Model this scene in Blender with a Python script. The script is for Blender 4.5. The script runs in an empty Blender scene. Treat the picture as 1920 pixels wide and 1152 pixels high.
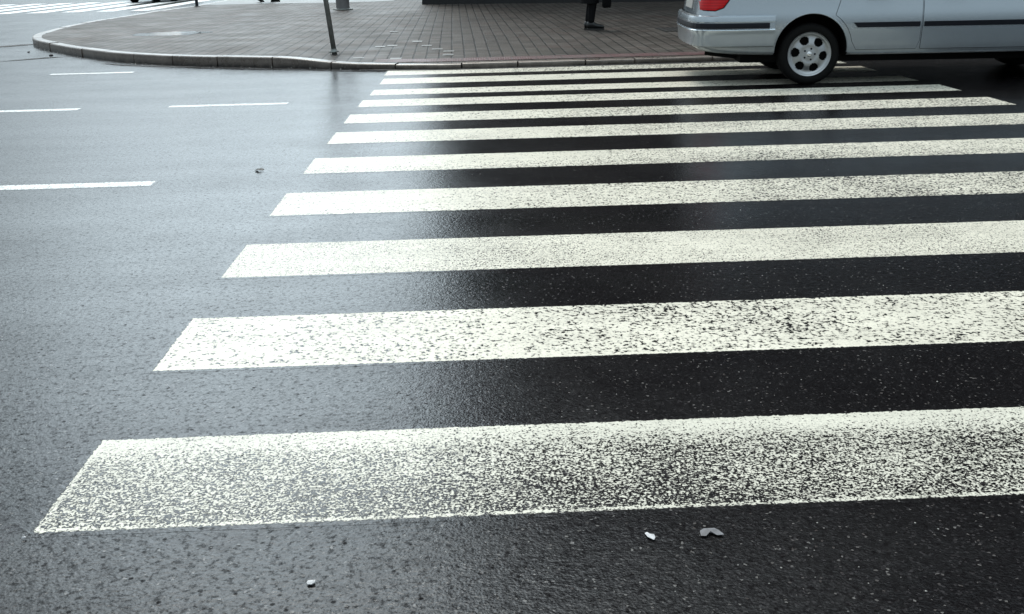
import bpy, bmesh, math, random
from mathutils import Vector, Matrix, noise
from mathutils.bvhtree import BVHTree
from mathutils.geometry import delaunay_2d_cdt
R = math.radians
scene = bpy.context.scene
col = scene.collection
random.seed(7)

# ------------------------------------------------------------------ camera
cam_data = bpy.data.cameras.new("camera")
cam = bpy.data.objects.new("camera", cam_data)
col.objects.link(cam)
FOC, PITCH, YAW, ROLL = 1900.0, .3332, .03, -.0235
cam_data.sensor_width = 36.0
cam_data.lens = 36.0 * FOC / 1920.0
cam_data.clip_start = .05
cam_data.clip_end = 1500
cp, sp = math.cos(PITCH), math.sin(PITCH)
Fv = Vector((math.sin(YAW) * cp, math.cos(YAW) * cp, -sp))
Rt = Vector((math.cos(YAW), -math.sin(YAW), 0))
Uv = Rt.cross(Fv)
cR, sR = math.cos(ROLL), math.sin(ROLL)
Rv = cR * Rt + sR * Uv
U2 = -sR * Rt + cR * Uv
m = Matrix((Rv, U2, -Fv)).transposed().to_4x4()
m.translation = Vector((1.0578, -2.071, 1.2275))
cam.matrix_world = m
scene.camera = cam

# ------------------------------------------------------------------ sky, sun, exposure
SKY_BASE, SKY_GLOW = .84, 4.4
SUN_EL, SUN_AZ = 58.0, -14.0          # azimuth measured from +Y towards +X
world = bpy.data.worlds.new("World")
scene.world = world
world.use_nodes = True
wn, wl = world.node_tree.nodes, world.node_tree.links
wn.clear()
sky = wn.new("ShaderNodeTexSky")
sky.sky_type = 'NISHITA'
sky.sun_disc = False
sky.sun_elevation = R(SUN_EL)
sky.sun_rotation = R(SUN_AZ)
sky.dust_density = 3.0
sky.air_density = 1.0
hs = wn.new("ShaderNodeHueSaturation")
hs.inputs["Saturation"].default_value = .30
wl.new(sky.outputs[0], hs.inputs["Color"])
tc = wn.new("ShaderNodeTexCoord")
cl = wn.new("ShaderNodeTexNoise")
cl.inputs["Scale"].default_value = 2.2
cl.inputs["Detail"].default_value = 4
wl.new(tc.outputs["Generated"], cl.inputs["Vector"])
cr = wn.new("ShaderNodeMapRange")
cr.inputs[1].default_value = .3; cr.inputs[2].default_value = .7
cr.inputs[3].default_value = .72; cr.inputs[4].default_value = 1.2
wl.new(cl.outputs["Fac"], cr.inputs[0])
# an even overcast layer laid over the clear sky
mixw = wn.new("ShaderNodeMix"); mixw.data_type = 'RGBA'
mixw.inputs[0].default_value = .72
mixw.inputs[7].default_value = (8.15, 9.95, 10.9, 1)
wl.new(hs.outputs[0], mixw.inputs[6])
mulw = wn.new("ShaderNodeMix"); mulw.data_type = 'RGBA'; mulw.blend_type = 'MULTIPLY'
mulw.inputs[0].default_value = 1
wl.new(mixw.outputs[2], mulw.inputs[6]); wl.new(cr.outputs[0], mulw.inputs[7])
# thinner cloud, hence brighter sky, low over the street ahead and left
lobe_d = Vector((math.sin(R(-7)) * math.cos(R(28)), math.cos(R(-7)) * math.cos(R(28)), math.sin(R(28))))
dt = wn.new("ShaderNodeVectorMath"); dt.operation = 'DOT_PRODUCT'
wl.new(tc.outputs["Generated"], dt.inputs[0]); dt.inputs[1].default_value = lobe_d
lb = wn.new("ShaderNodeMapRange"); lb.interpolation_type = 'SMOOTHERSTEP'
lb.inputs[1].default_value = .87; lb.inputs[2].default_value = 1.0
lb.inputs[3].default_value = SKY_BASE; lb.inputs[4].default_value = SKY_GLOW
wl.new(dt.outputs["Value"], lb.inputs[0])
mulg = wn.new("ShaderNodeMix"); mulg.data_type = 'RGBA'; mulg.blend_type = 'MULTIPLY'
mulg.inputs[0].default_value = 1
# an overcast sky is brightest overhead
sx = wn.new("ShaderNodeSeparateXYZ"); wl.new(tc.outputs["Generated"], sx.inputs[0])
zr_ = wn.new("ShaderNodeMapRange"); zr_.interpolation_type = 'SMOOTHSTEP'
zr_.inputs[1].default_value = .60; zr_.inputs[2].default_value = .95
zr_.inputs[3].default_value = 1.0; zr_.inputs[4].default_value = 2.3
wl.new(sx.outputs[2], zr_.inputs[0])
mulz = wn.new("ShaderNodeMix"); mulz.data_type = 'RGBA'; mulz.blend_type = 'MULTIPLY'
mulz.inputs[0].default_value = 1
hz_ = wn.new("ShaderNodeMapRange"); hz_.interpolation_type = 'SMOOTHSTEP'      # and duller towards the horizon
hz_.inputs[1].default_value = .02; hz_.inputs[2].default_value = .30
hz_.inputs[3].default_value = .64; hz_.inputs[4].default_value = 1.0
wl.new(sx.outputs[2], hz_.inputs[0])
zz_ = wn.new("ShaderNodeMath"); zz_.operation = 'MULTIPLY'
wl.new(zr_.outputs[0], zz_.inputs[0]); wl.new(hz_.outputs[0], zz_.inputs[1])
wl.new(mulw.outputs[2], mulz.inputs[6]); wl.new(zz_.outputs[0], mulz.inputs[7])
wl.new(mulz.outputs[2], mulg.inputs[6]); wl.new(lb.outputs[0], mulg.inputs[7])
bg = wn.new("ShaderNodeBackground")
bg.inputs["Strength"].default_value = .10
wo = wn.new("ShaderNodeOutputWorld")
wl.new(mulg.outputs[2], bg.inputs["Color"]); wl.new(bg.outputs[0], wo.inputs["Surface"])

sl = bpy.data.lights.new("sun", 'SUN')
sl.energy = 1.8
sl.angle = R(25)
sl.color = (1, .92, .80)
so = bpy.data.objects.new("sun", sl)
col.objects.link(so)
sd = Vector((math.sin(R(SUN_AZ)) * math.cos(R(SUN_EL)), math.cos(R(SUN_AZ)) * math.cos(R(SUN_EL)), math.sin(R(SUN_EL))))
so.rotation_euler = sd.to_track_quat('Z', 'Y').to_euler()
so.location = (0, 0, 30)

vs = scene.view_settings
vs.view_transform = 'Standard'; vs.look = 'None'; vs.exposure = 0.0; vs.gamma = 1
vs.use_curve_mapping = False
scene.cycles.use_denoising = True
scene.cycles.max_bounces = 6
scene.cycles.caustics_reflective = False

# ------------------------------------------------------------------ helpers
def tag(o, label=None, cat=None, group=None, kind=None):
    if label: o["label"] = label
    if cat: o["category"] = cat
    if group: o["group"] = group
    if kind: o["kind"] = kind
    return o

def empty(name, loc=(0, 0, 0), rz=0):
    o = bpy.data.objects.new(name, None)
    o.empty_display_size = .2
    col.objects.link(o)
    o.location = loc; o.rotation_euler = (0, 0, rz)
    return o

def link(name, me, mat, parent=None, smooth=False):
    o = bpy.data.objects.new(name, me)
    col.objects.link(o)
    if mat is not None:
        for mm in (mat if isinstance(mat, (list, tuple)) else [mat]):
            me.materials.append(mm)
    if smooth:
        for p in me.polygons: p.use_smooth = True
    if parent: o.parent = parent
    return o

def obj(name, bm, mat, parent=None, smooth=False):
    me = bpy.data.meshes.new(name)
    bmesh.ops.recalc_face_normals(bm, faces=bm.faces[:])
    bm.to_mesh(me); bm.free()
    return link(name, me, mat, parent, smooth)

def box(bm, x0, x1, y0, y1, z0, z1, mtx=None):
    vs_ = [bm.verts.new(Vector(p)) for p in ((x0, y0, z0), (x1, y0, z0), (x1, y1, z0), (x0, y1, z0), (x0, y0, z1), (x1, y0, z1), (x1, y1, z1), (x0, y1, z1))]
    if mtx:
        for v in vs_: v.co = mtx @ v.co
    for f in ((0, 3, 2, 1), (4, 5, 6, 7), (0, 1, 5, 4), (1, 2, 6, 5), (2, 3, 7, 6), (3, 0, 4, 7)):
        bm.faces.new([vs_[i] for i in f])
    return vs_

def lathe(bm, prof, n=48, axis='Z', mtx=None, close=False):
    rings = []
    for k in range(n):
        a = 2 * math.pi * k / n
        ring = []
        for r, h in prof:
            if axis == 'Z': p = Vector((r * math.cos(a), r * math.sin(a), h))
            else: p = Vector((r * math.cos(a), h, r * math.sin(a)))
            ring.append(bm.verts.new(mtx @ p if mtx else p))
        rings.append(ring)
    m_ = len(prof)
    for k in range(n):
        a, b = rings[k], rings[(k + 1) % n]
        for i in range(m_ if close else m_ - 1):
            j = (i + 1) % m_
            try: bm.faces.new((a[i], b[i], b[j], a[j]))
            except ValueError: pass
    bmesh.ops.remove_doubles(bm, verts=[v for r_ in rings for v in r_], dist=1e-6)

def tube(bm, pts, rad, n=12, cap=True):
    pts = [Vector(p) for p in pts]
    rads = rad if isinstance(rad, (list, tuple)) else [rad] * len(pts)
    rings = []
    for i, p in enumerate(pts):
        t = (pts[min(i + 1, len(pts) - 1)] - pts[max(i - 1, 0)]).normalized()
        up = Vector((0, 0, 1)) if abs(t.z) < .9 else Vector((0, 1, 0))
        a = t.cross(up).normalized(); b = t.cross(a)
        rings.append([bm.verts.new(p + rads[i] * (math.cos(2 * math.pi * k / n) * a + math.sin(2 * math.pi * k / n) * b)) for k in range(n)])
    for i in range(len(rings) - 1):
        for k in range(n):
            bm.faces.new((rings[i][k], rings[i][(k + 1) % n], rings[i + 1][(k + 1) % n], rings[i + 1][k]))
    if cap:
        bm.faces.new(rings[0]); bm.faces.new(rings[-1][::-1])

def evaluated(o):
    bpy.context.view_layer.update()
    dg = bpy.context.evaluated_depsgraph_get()
    return bpy.data.meshes.new_from_object(o.evaluated_get(dg))

def sstep(a, b, x):
    t = max(0, min(1, (x - a) / (b - a)))
    return t * t * (3 - 2 * t)

# ------------------------------------------------------------------ materials
class NT:
    """short hand for node trees"""
    def __init__(s, name):
        s.m = bpy.data.materials.new(name); s.m.use_nodes = True
        s.t = s.m.node_tree; s.n = s.t.nodes; s.l = s.t.links
        s.b = s.n["Principled BSDF"]
    def node(s, typ, **kw):
        n = s.n.new(typ)
        for k, v in kw.items():
            if k.startswith("i_"): n.inputs[k[2:].replace("_", " ")].default_value = v
            else: setattr(n, k, v)
        return n
    def val(s, sock, v):
        if hasattr(v, "is_linked"): s.l.new(v, sock)
        else: sock.default_value = v
    def math(s, op, a, b=0.0, clamp=False):
        n = s.n.new("ShaderNodeMath"); n.operation = op; n.use_clamp = clamp
        s.val(n.inputs[0], a); s.val(n.inputs[1], b)
        return n.outputs[0]
    def rng(s, v, a, b, c, d, smooth=False):
        n = s.n.new("ShaderNodeMapRange")
        if smooth: n.interpolation_type = 'SMOOTHSTEP'
        s.val(n.inputs[0], v)
        for i, x in enumerate((a, b, c, d)): s.val(n.inputs[i + 1], x)
        return n.outputs[0]
    def mix(s, f, a, b, typ='RGBA', blend='MIX'):
        n = s.n.new("ShaderNodeMix"); n.data_type = typ
        if typ == 'RGBA':
            n.blend_type = blend; i, j, o = 6, 7, 2
        else: i, j, o = 2, 3, 0
        s.val(n.inputs[0], f); s.val(n.inputs[i], a); s.val(n.inputs[j], b)
        return n.outputs[o]
    def pos(s):
        return s.n.new("ShaderNodeNewGeometry").outputs["Position"]
    def objc(s):
        return s.n.new("ShaderNodeTexCoord").outputs["Object"]
    def noise(s, vec, scale, detail=2, rough=.5, dist=0.0):
        n = s.n.new("ShaderNodeTexNoise")
        s.l.new(vec, n.inputs["Vector"])
        n.inputs["Scale"].default_value = scale; n.inputs["Detail"].default_value = detail
        n.inputs["Roughness"].default_value = rough; n.inputs["Distortion"].default_value = dist
        return n.outputs["Fac"]
    def vor(s, vec, scale, feature='F1', out="Distance"):
        n = s.n.new("ShaderNodeTexVoronoi"); n.feature = feature
        s.l.new(vec, n.inputs["Vector"]); n.inputs["Scale"].default_value = scale
        return n.outputs[out]
    def bump(s, h, strength, dist, normal=None):
        n = s.n.new("ShaderNodeBump")
        s.val(n.inputs["Height"], h); s.val(n.inputs["Strength"], strength)
        n.inputs["Distance"].default_value = dist
        if normal: s.l.new(normal, n.inputs["Normal"])
        return n.outputs["Normal"]
    def sep(s, vec):
        n = s.n.new("ShaderNodeSeparateXYZ"); s.l.new(vec, n.inputs[0])
        return n.outputs

def plain(name, rgb, rough=.5, metal=0.0, var=.12, scale=12, bump=0.0, coat=0.0, spec=.5):
    t = NT(name)
    p = t.objc()
    n = t.noise(p, scale, 5, .6)
    f = t.rng(n, .3, .7, 1 - var, 1 + var)
    c = t.mix(1.0, (*rgb, 1), f, blend='MULTIPLY')
    t.l.new(c, t.b.inputs["Base Color"])
    t.l.new(t.rng(n, .3, .7, rough * .85, min(1, rough * 1.15)), t.b.inputs["Roughness"])
    t.b.inputs["Metallic"].default_value = metal
    t.b.inputs["Coat Weight"].default_value = coat
    t.b.inputs["Coat Roughness"].default_value = .05
    t.b.inputs["Specular IOR Level"].default_value = spec
    if bump:
        t.l.new(t.bump(t.noise(p, scale * 6, 4, .6), bump, .01), t.b.inputs["Normal"])
    return t.m

def asphalt_nodes(t):
    """wet asphalt: colour, roughness, normal sockets, all in world metres"""
    P0 = t.sep(t.pos())
    cmb = t.n.new("ShaderNodeCombineXYZ"); t.l.new(P0[0], cmb.inputs[0]); t.l.new(P0[1], cmb.inputs[1])
    P = cmb.outputs[0]
    fine = t.noise(P, 135, 4, .65)
    grain = t.vor(P, 150)
    grainc = t.vor(P, 190, out="Color")
    gr = t.sep(grainc)
    mid = t.noise(P, 38, 3, .55)
    big = t.noise(P, .9, 4, .55)
    patch = t.noise(P, 3.1, 3, .6)
    c = t.mix(t.rng(fine, .3, .7, 0, 1), (.0016, .0014, .0017, 1), (.0090, .0080, .0088, 1))
    c = t.mix(t.rng(big, .35, .65, 0, .5), c, (.0075, .0068, .007, 1))
    # pale and reddish chips of stone in the binder
    chips = t.math('GREATER_THAN', gr[0], .987)
    c = t.mix(t.math('MULTIPLY', t.math('GREATER_THAN', gr[2], .90), gr[1]), c, (.026, .024, .025, 1))
    chipc = t.mix(gr[1], (.13, .125, .12, 1), (.04, .034, .032, 1))
    c = t.mix(chips, c, chipc)
    # roughness: a thin film of water of uneven depth
    r = t.rng(patch, .3, .7, .18, .25)
    r = t.math('ADD', r, t.rng(big, .3, .7, -.03, .04))
    pit = t.rng(t.vor(P, 21), .0, .16, 0, 1)          # sparse deeper pores
    pitn = t.math('MAXIMUM', pit, t.rng(t.noise(P, 14, 2), .46, .58, 1, 0))
    h = t.math('ADD', t.math('MULTIPLY', fine, .55), t.math('MULTIPLY', t.rng(grain, 0, .7, 1, 0), .35))
    h = t.math('ADD', h, t.math('MULTIPLY', mid, 1.3))
    h = t.math('ADD', h, t.math('MULTIPLY', t.noise(P, 75, 2, .5), .9))
    h = t.math('ADD', h, t.math('MULTIPLY', pitn, .5))
    nrm = t.bump(h, .46, .0015)
    spk = t.rng(t.noise(P, 80, 3, .65), .53, .64, 1, .32)       # bare dry tops and pores that the film leaves out
    spk = t.math('MULTIPLY', spk, t.math('MAXIMUM', t.rng(t.vor(P, 34), .14, .24, .12, 1), t.math('LESS_THAN', t.sep(t.vor(P, 34, out='Color'))[0], .80)))
    # wheel paths and streaks along the lanes, rubbed smooth or left matt
    ms = t.n.new("ShaderNodeMapping"); t.l.new(P, ms.inputs["Vector"]); ms.inputs["Scale"].default_value = (.16, 1.0, 1)
    streak = t.noise(ms.outputs[0], 2.2, 4, .6)
    spk2 = t.rng(t.noise(P, 24, 5, .8), .50, .66, 1, .5)
    spk3 = t.rng(t.noise(P, 52, 3, .6), .55, .63, 1, .30)
    spk = t.math('MULTIPLY', spk, spk3)
    t.spec = t.math('MULTIPLY', t.math('MULTIPLY', spk, spk2), t.rng(fine, .3, .7, .24, .42))
    t.spec = t.math('MULTIPLY', t.spec, t.rng(streak, .3, .7, .72, 1.2))
    t.l.new(t.spec, t.b.inputs["Specular IOR Level"])
    return c, r, nrm, h, P

def make_asphalt():
    t = NT("wet_asphalt")
    c, r, nrm, h, P = asphalt_nodes(t)
    t.l.new(c, t.b.inputs["Base Color"]); t.l.new(r, t.b.inputs["Roughness"]); t.l.new(nrm, t.b.inputs["Normal"])
    t.b.inputs["IOR"].default_value = 1.45
    return t.m

def make_paint(name, x0, x1, y0, y1, wear=.1, scale=95, xr=None, xadd=0.0, edge_top=0.0, edge_bot=0.0, edge_line=False, ragged=.006, rgb=(.76, .725, .615), along='x', low=0.0):
    """road paint worn down to the asphalt in specks; x/y are world metres
    wear: share worn; xr/xadd: more wear towards that x; edge_*: protected or worn edges"""
    t = NT(name)
    c, r, nrm, h, P = asphalt_nodes(t)
    s = t.sep(P)
    X, Y = s[0], s[1]
    n1 = t.noise(P, scale, 3, .62, .3)
    n2 = t.noise(P, scale * .37, 2, .5)
    n3 = t.noise(P, 5.5, 3, .6)
    sp = t.math('ADD', t.math('MULTIPLY', n1, .72), t.math('MULTIPLY', n2, .28))
    # threshold from share worn: noise is roughly normal round .5
    def thr(w): return w
    W = t.math('ADD', wear, t.rng(n3, .3, .7, -.07, .07))
    W = t.math('ADD', W, t.rng(t.noise(P, 1.1, 3, .6), .35, .65, -.07, .07))
    if xr: W = t.math('ADD', W, t.rng(X, xr[0], xr[1], 0, xadd, True))
    if low: W = t.math('ADD', W, t.rng(Y, y0, y0 + (y1 - y0) * .75, low, 0, True))
    if edge_top: W = t.math('SUBTRACT', W, t.rng(Y, y1 - .17, y1 - .01, 0, edge_top, True))
    if edge_line:
        W = t.math('SUBTRACT', W, t.rng(Y, y0 + .008, y0 + .022, .25, 0, True))
        W = t.math('SUBTRACT', W, t.rng(X, x0 + .006, x0 + .02, .2, 0, True))
    # W in 0..1 -> cut level in noise units
    cut = t.math('ADD', t.math('MULTIPLY', W, .27), .365)
    mask = t.rng(t.math('SUBTRACT', sp, cut), -.014, .02, 0, 1)
    # ragged outline
    e = t.math('MINIMUM', t.math('MINIMUM', t.math('SUBTRACT', X, x0), t.math('SUBTRACT', x1, X)),
               t.math('MINIMUM', t.math('SUBTRACT', Y, y0), t.math('SUBTRACT', y1, Y)))
    e = t.math('ADD', e, t.math('MULTIPLY', t.math('SUBTRACT', t.noise(P, 60, 3, .6), .5), ragged * 4))
    em = t.rng(e, 0, .002, 0, 1)
    mask = t.math('MULTIPLY', mask, em, True)
    dirt = t.rng(t.noise(P, 2.3, 5, .65), .35, .7, 1, .86)
    grime = t.rng(t.noise(P, 160, 3, .6), .35, .7, .82, 1.06)
    pc = t.mix(1.0, (*rgb, 1), dirt, blend='MULTIPLY')
    pc = t.mix(1.0, pc, grime, blend='MULTIPLY')
    thin = t.rng(t.math('SUBTRACT', sp, cut), .0, .09, .70, 1)       # the film is thinner round every bare spot
    pc = t.mix(1.0, pc, thin, blend='MULTIPLY')
    md = t.n.new("ShaderNodeMapping"); t.l.new(P, md.inputs["Vector"]); md.inputs["Scale"].default_value = (.35, 2.6, 1)
    smear = t.rng(t.noise(md.outputs[0], 2.4, 5, .62), .45, .72, 1, .84)   # grey smears drawn out by passing tyres
    pc = t.mix(1.0, pc, smear, blend='MULTIPLY')
    colr = t.mix(mask, c, pc)
    t.l.new(colr, t.b.inputs["Base Color"])
    t.l.new(t.mix(mask, r, .42, 'FLOAT'), t.b.inputs["Roughness"])
    hh = t.math('ADD', h, t.math('MULTIPLY', mask, .5))
    t.l.new(t.mix(mask, t.spec, .3, 'FLOAT'), t.b.inputs["Specular IOR Level"])
    t.l.new(t.bump(hh, .6, .0013), t.b.inputs["Normal"])
    t.b.inputs["IOR"].default_value = 1.5
    return t.m

def make_pavers():
    t = NT("concrete_block_paving")
    P = t.pos()
    mp = t.n.new("ShaderNodeMapping"); t.l.new(P, mp.inputs["Vector"])
    mp.inputs["Rotation"].default_value = (0, 0, R(90 - 1.0))
    br = t.n.new("ShaderNodeTexBrick")
    t.l.new(mp.outputs[0], br.inputs["Vector"])
    br.inputs["Scale"].default_value = 1
    br.inputs["Brick Width"].default_value = .20
    br.inputs["Row Height"].default_value = .16
    br.inputs["Mortar Size"].default_value = .012
    br.inputs["Mortar Smooth"].default_value = .3
    br.inputs["Color1"].default_value = (.054, .046, .040, 1)
    br.inputs["Color2"].default_value = (.092, .080, .071, 1)
    br.inputs["Mortar"].default_value = (.007, .0065, .006, 1)
    big = t.noise(P, .7, 5, .6)
    c = t.mix(1.0, br.outputs["Color"], t.rng(big, .3, .7, .72, 1.22), blend='MULTIPLY')
    sm = t.noise(P, 45, 4, .6)
    c = t.mix(1.0, c, t.rng(sm, .3, .7, .8, 1.2), blend='MULTIPLY')
    # faint red and green (moss) tint in places
    c = t.mix(t.rng(t.noise(P, 1.9, 3), .52, .70, 0, .4), c, (.085, .056, .048, 1))
    c = t.mix(t.rng(t.noise(P, .45, 5, .7), .52, .68, 0, .45), c, (.032, .029, .027, 1))
    c = t.mix(t.rng(t.noise(P, 1.3, 3), .6, .75, 0, .3), c, (.060, .066, .048, 1))
    t.l.new(c, t.b.inputs["Base Color"])
    r = t.rng(t.noise(P, 1.6, 4, .6), .3, .7, .5, .68)
    t.l.new(r, t.b.inputs["Roughness"])
    t.b.inputs['Specular IOR Level'].default_value = .16
    h = t.math('ADD', t.math('MULTIPLY', t.math('SUBTRACT', 1.0, br.outputs["Fac"]), 1.0), t.math('MULTIPLY', sm, .25))
    t.l.new(t.bump(h, .7, .006), t.b.inputs["Normal"])
    return t.m

def make_kerb():
    t = NT("kerb_stone")
    P = t.pos()
    n = t.noise(P, 1.9, 6, .72); f = t.noise(P, 60, 3, .6)
    c = t.mix(t.rng(n, .35, .65, 0, 1), (.115, .092, .078, 1), (.22, .188, .165, 1))
    c = t.mix(1.0, c, t.rng(f, .3, .7, .75, 1.25), blend='MULTIPLY')
    z = t.sep(P)[2]
    dirt = t.math('MULTIPLY', t.rng(z, .0, .06, 1, 0), t.rng(t.noise(P, 9, 3), .3, .6, .5, 1))   # splash grime at the foot of the stone
    c = t.mix(dirt, c, (.014, .012, .011, 1))
    t.l.new(c, t.b.inputs["Base Color"])
    t.l.new(t.rng(n, .3, .7, .22, .38), t.b.inputs["Roughness"])
    t.l.new(t.bump(f, .5, .003), t.b.inputs["Normal"])
    return t.m

M = {}
M['asphalt'] = make_asphalt()
M['pavers'] = make_pavers()
M['kerb'] = make_kerb()

# ------------------------------------------------------------------ road
bm = bmesh.new()
axx = [-400, -60] + [-16 + 4 * k for k in range(12)] + [80, 400]
axy = [-400, -40] + [-6 + 4 * k for k in range(14)] + [120, 500]
gv = [[bm.verts.new((x, y, 0)) for y in axy] for x in axx]
for i_ in range(len(axx) - 1):
    for j_ in range(len(axy) - 1):
        bm.faces.new((gv[i_][j_], gv[i_ + 1][j_], gv[i_ + 1][j_ + 1], gv[i_][j_ + 1]))
road = obj("road", bm, M['asphalt'])
tag(road, "wet dark asphalt road reflecting a pale sky on its left half", kind="structure")

# ------------------------------------------------------------------ pavement corner and kerb
KERB = [(-6.72, 27.4), (-6.98, 25.4), (-7.10, 22.4), (-7.12, 20.0), (-6.98, 18.4), (-6.72, 16.9), (-6.45, 16.0), (-6.05, 15.15), (-5.45, 14.25), (-4.67, 13.22), (-3.9, 12.33), (-3.2, 11.74),
        (-2.62, 11.36), (-2.07, 11.10), (-1.33, 10.78), (-.82, 10.52), (-.40, 10.31), (0.0, 10.16), (.5, 10.05), (.9, 10.0), (2.35, 10.03), (3.85, 10.05), (8, 10.06), (14, 10.06), (30, 10.0)]
def resample(pts, step):
    out = [Vector(pts[0])]
    # Catmull-Rom
    P_ = [Vector(p) for p in pts]
    for i in range(len(P_) - 1):
        p0, p1, p2, p3 = P_[max(i - 1, 0)], P_[i], P_[i + 1], P_[min(i + 2, len(P_) - 1)]
        n = max(1, int((p2 - p1).length / step))
        for k in range(1, n + 1):
            t_ = k / n
            out.append(.5 * ((2 * p1) + (-p0 + p2) * t_ + (2 * p0 - 5 * p1 + 4 * p2 - p3) * t_ ** 2 + (-p0 + 3 * p1 - 3 * p2 + p3) * t_ ** 3))
    return out
kp = resample(KERB, .12)
def inward(i):
    t_ = (kp[min(i + 1, len(kp) - 1)] - kp[max(i - 1, 0)]).normalized()
    return Vector((-t_.y, t_.x))
kin = [inward(i) for i in range(len(kp))]
KW = .15
def ramp(x): return sstep(-1.45, -.35, x)
def kerb_z(x, y): return .115 - .055 * ramp(x) if y < 14 else .115
def pave_z(x, y):
    if y > 14.3: return .110
    d = y - 10.15
    return .110 - .055 * ramp(x) * (1 - sstep(0, 4.0, d))
bm = bmesh.new()
i = 0
rnd = random.Random(3)
while i < len(kp) - 1:
    n = 6 if kp[i].x < 8 else 16
    j = min(i + n, len(kp) - 1)
    jit = rnd.uniform(-.007, .007); jz = rnd.uniform(-.005, .005)
    ring = []
    for k in range(i, j + 1):
        p = kp[k].copy(); nrm = kin[k]
        t_ = (kp[min(k + 1, len(kp) - 1)] - kp[max(k - 1, 0)]).normalized()
        if k == i: p += t_ * .009
        if k == j: p -= t_ * .009
        z = kerb_z(p.x, p.y) + jz
        a = p + nrm * jit
        prof = [(0, -.05), (0, z - .018), (.005, z - .006), (.018, z), (KW - .006, z), (KW, z - .005), (KW, -.05)]
        ring.append([bm.verts.new((a.x + nrm.x * o, a.y + nrm.y * o, h)) for o, h in prof])
    for a, b in zip(ring, ring[1:]):
        for q in range(len(a) - 1): bm.faces.new((a[q], a[q + 1], b[q + 1], b[q]))
    bm.faces.new(ring[0]); bm.faces.new(ring[-1][::-1])
    i = j
kerb = obj("kerb", bm, M['kerb'])
tag(kerb, "row of grey kerb stones curving round the pavement corner, lowered at the crossing", kind="structure")

inner = [kp[k] + kin[k] * (KW - .002) for k in range(len(kp))]
outer = inner[::1] + [Vector((30, 45)), Vector((-6.57, 45)), Vector((-6.57, 27.6))]
pts2 = [Vector(p) for p in outer]
nb = len(pts2)
edges = [(k, (k + 1) % nb) for k in range(nb)]
for gx in range(-8, 20):
    for gy in range(0, 12):
        x, y = gx * .3 + .1, 10.33 + gy * .28
        # keep inside points away from the border
        dmin = min((Vector((x, y)) - q).length for q in inner[::2])
        if dmin > .14 and y > 10.3 and (x > -1.0 or y > 11.2 + (-1 - x) * .5):
            pts2.append(Vector((x, y)))
res = delaunay_2d_cdt(pts2, edges, [], 1, 1e-5)
bm = bmesh.new()
vv = [bm.verts.new((p.x, p.y, pave_z(p.x, p.y))) for p in res[0]]
for f in res[2]:
    try: bm.faces.new([vv[k] for k in f])
    except ValueError: pass
pavement = obj("pavement", bm, M['pavers'], smooth=True)
for p in pavement.data.polygons:
    if p.normal.z < 0: p.flip()
tag(pavement, "grey concrete block pavement of the street corner, wet", kind="structure")

# paler asphalt path beyond the block paving
M['path'] = plain("wet_path_asphalt", (.13, .135, .135), .5, var=.15, scale=2, spec=.3)
bm = bmesh.new()
v_ = [bm.verts.new(p) for p in ((-6.6, 28.2, .114), (-5.2, 28.1, .114), (-2.6, 27.5, .114), (-1.2, 27.9, .114), (-.9, 44.9, .114), (-6.6, 44.9, .114))]
bm.faces.new(v_)
tag(obj("path", bm, M['path']), "smooth pale wet path beyond the block paving", kind="structure")
# far kerb that goes on behind the bollard
bm = bmesh.new()
for k in range(14):
    y = 27.62 + k * 1.0
    box(bm, -6.72, -6.57, y + .005, y + .995, -.05, .118)
tag(obj("far_kerb", bm, M['kerb']), "straight kerb running away from the black bollard", kind="structure")

# red tactile strip along the lowered kerb
def make_red():
    t = NT("red_paving_strip")
    P = t.pos()
    n = t.noise(P, 25, 4, .6); g = t.noise(P, 3, 3)
    c = t.mix(t.rng(n, .3, .7, 0, 1), (.060, .020, .022, 1), (.105, .042, .044, 1))
    c = t.mix(t.rng(g, .5, .75, 0, .6), c, (.07, .062, .058, 1))
    s = t.sep(P)
    jx = t.math('LESS_THAN', t.math('FRACT', t.math('DIVIDE', s[0], .30)), .03)
    c = t.mix(jx, c, (.015, .012, .012, 1))
    t.l.new(c, t.b.inputs["Base Color"])
    t.l.new(t.rng(g, .3, .7, .4, .6), t.b.inputs["Roughness"])
    bx = t.math('SINE', t.math('MULTIPLY', s[0], 2 * math.pi / .06))
    by = t.math('SINE', t.math('MULTIPLY', s[1], 2 * math.pi / .06))
    dots = t.rng(t.math('MULTIPLY', bx, by), .1, .6, 0, 1)
    t.l.new(t.bump(t.math('ADD', dots, t.math('MULTIPLY', n, .3)), .8, .005), t.b.inputs["Normal"])
    return t.m
M['red'] = make_red()
bm = bmesh.new()
top, bot = [], []
for k in range(0, 61):
    x = -.15 + k * .2
    yb = 10.33 + max(0, (.5 - x)) * .18 + (.0 if x > 0 else 0)
    yt = yb + .36
    bot.append(bm.verts.new((x, yb, pave_z(x, yb) + .005))); top.append(bm.verts.new((x, yt, pave_z(x, yt) + .005)))
for k in range(60): bm.faces.new((bot[k], bot[k + 1], top[k + 1], top[k]))
tag(obj("tactile_paving", bm, M['red']), "narrow red tactile strip of the pavement along the lowered kerb", kind="structure")

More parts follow.
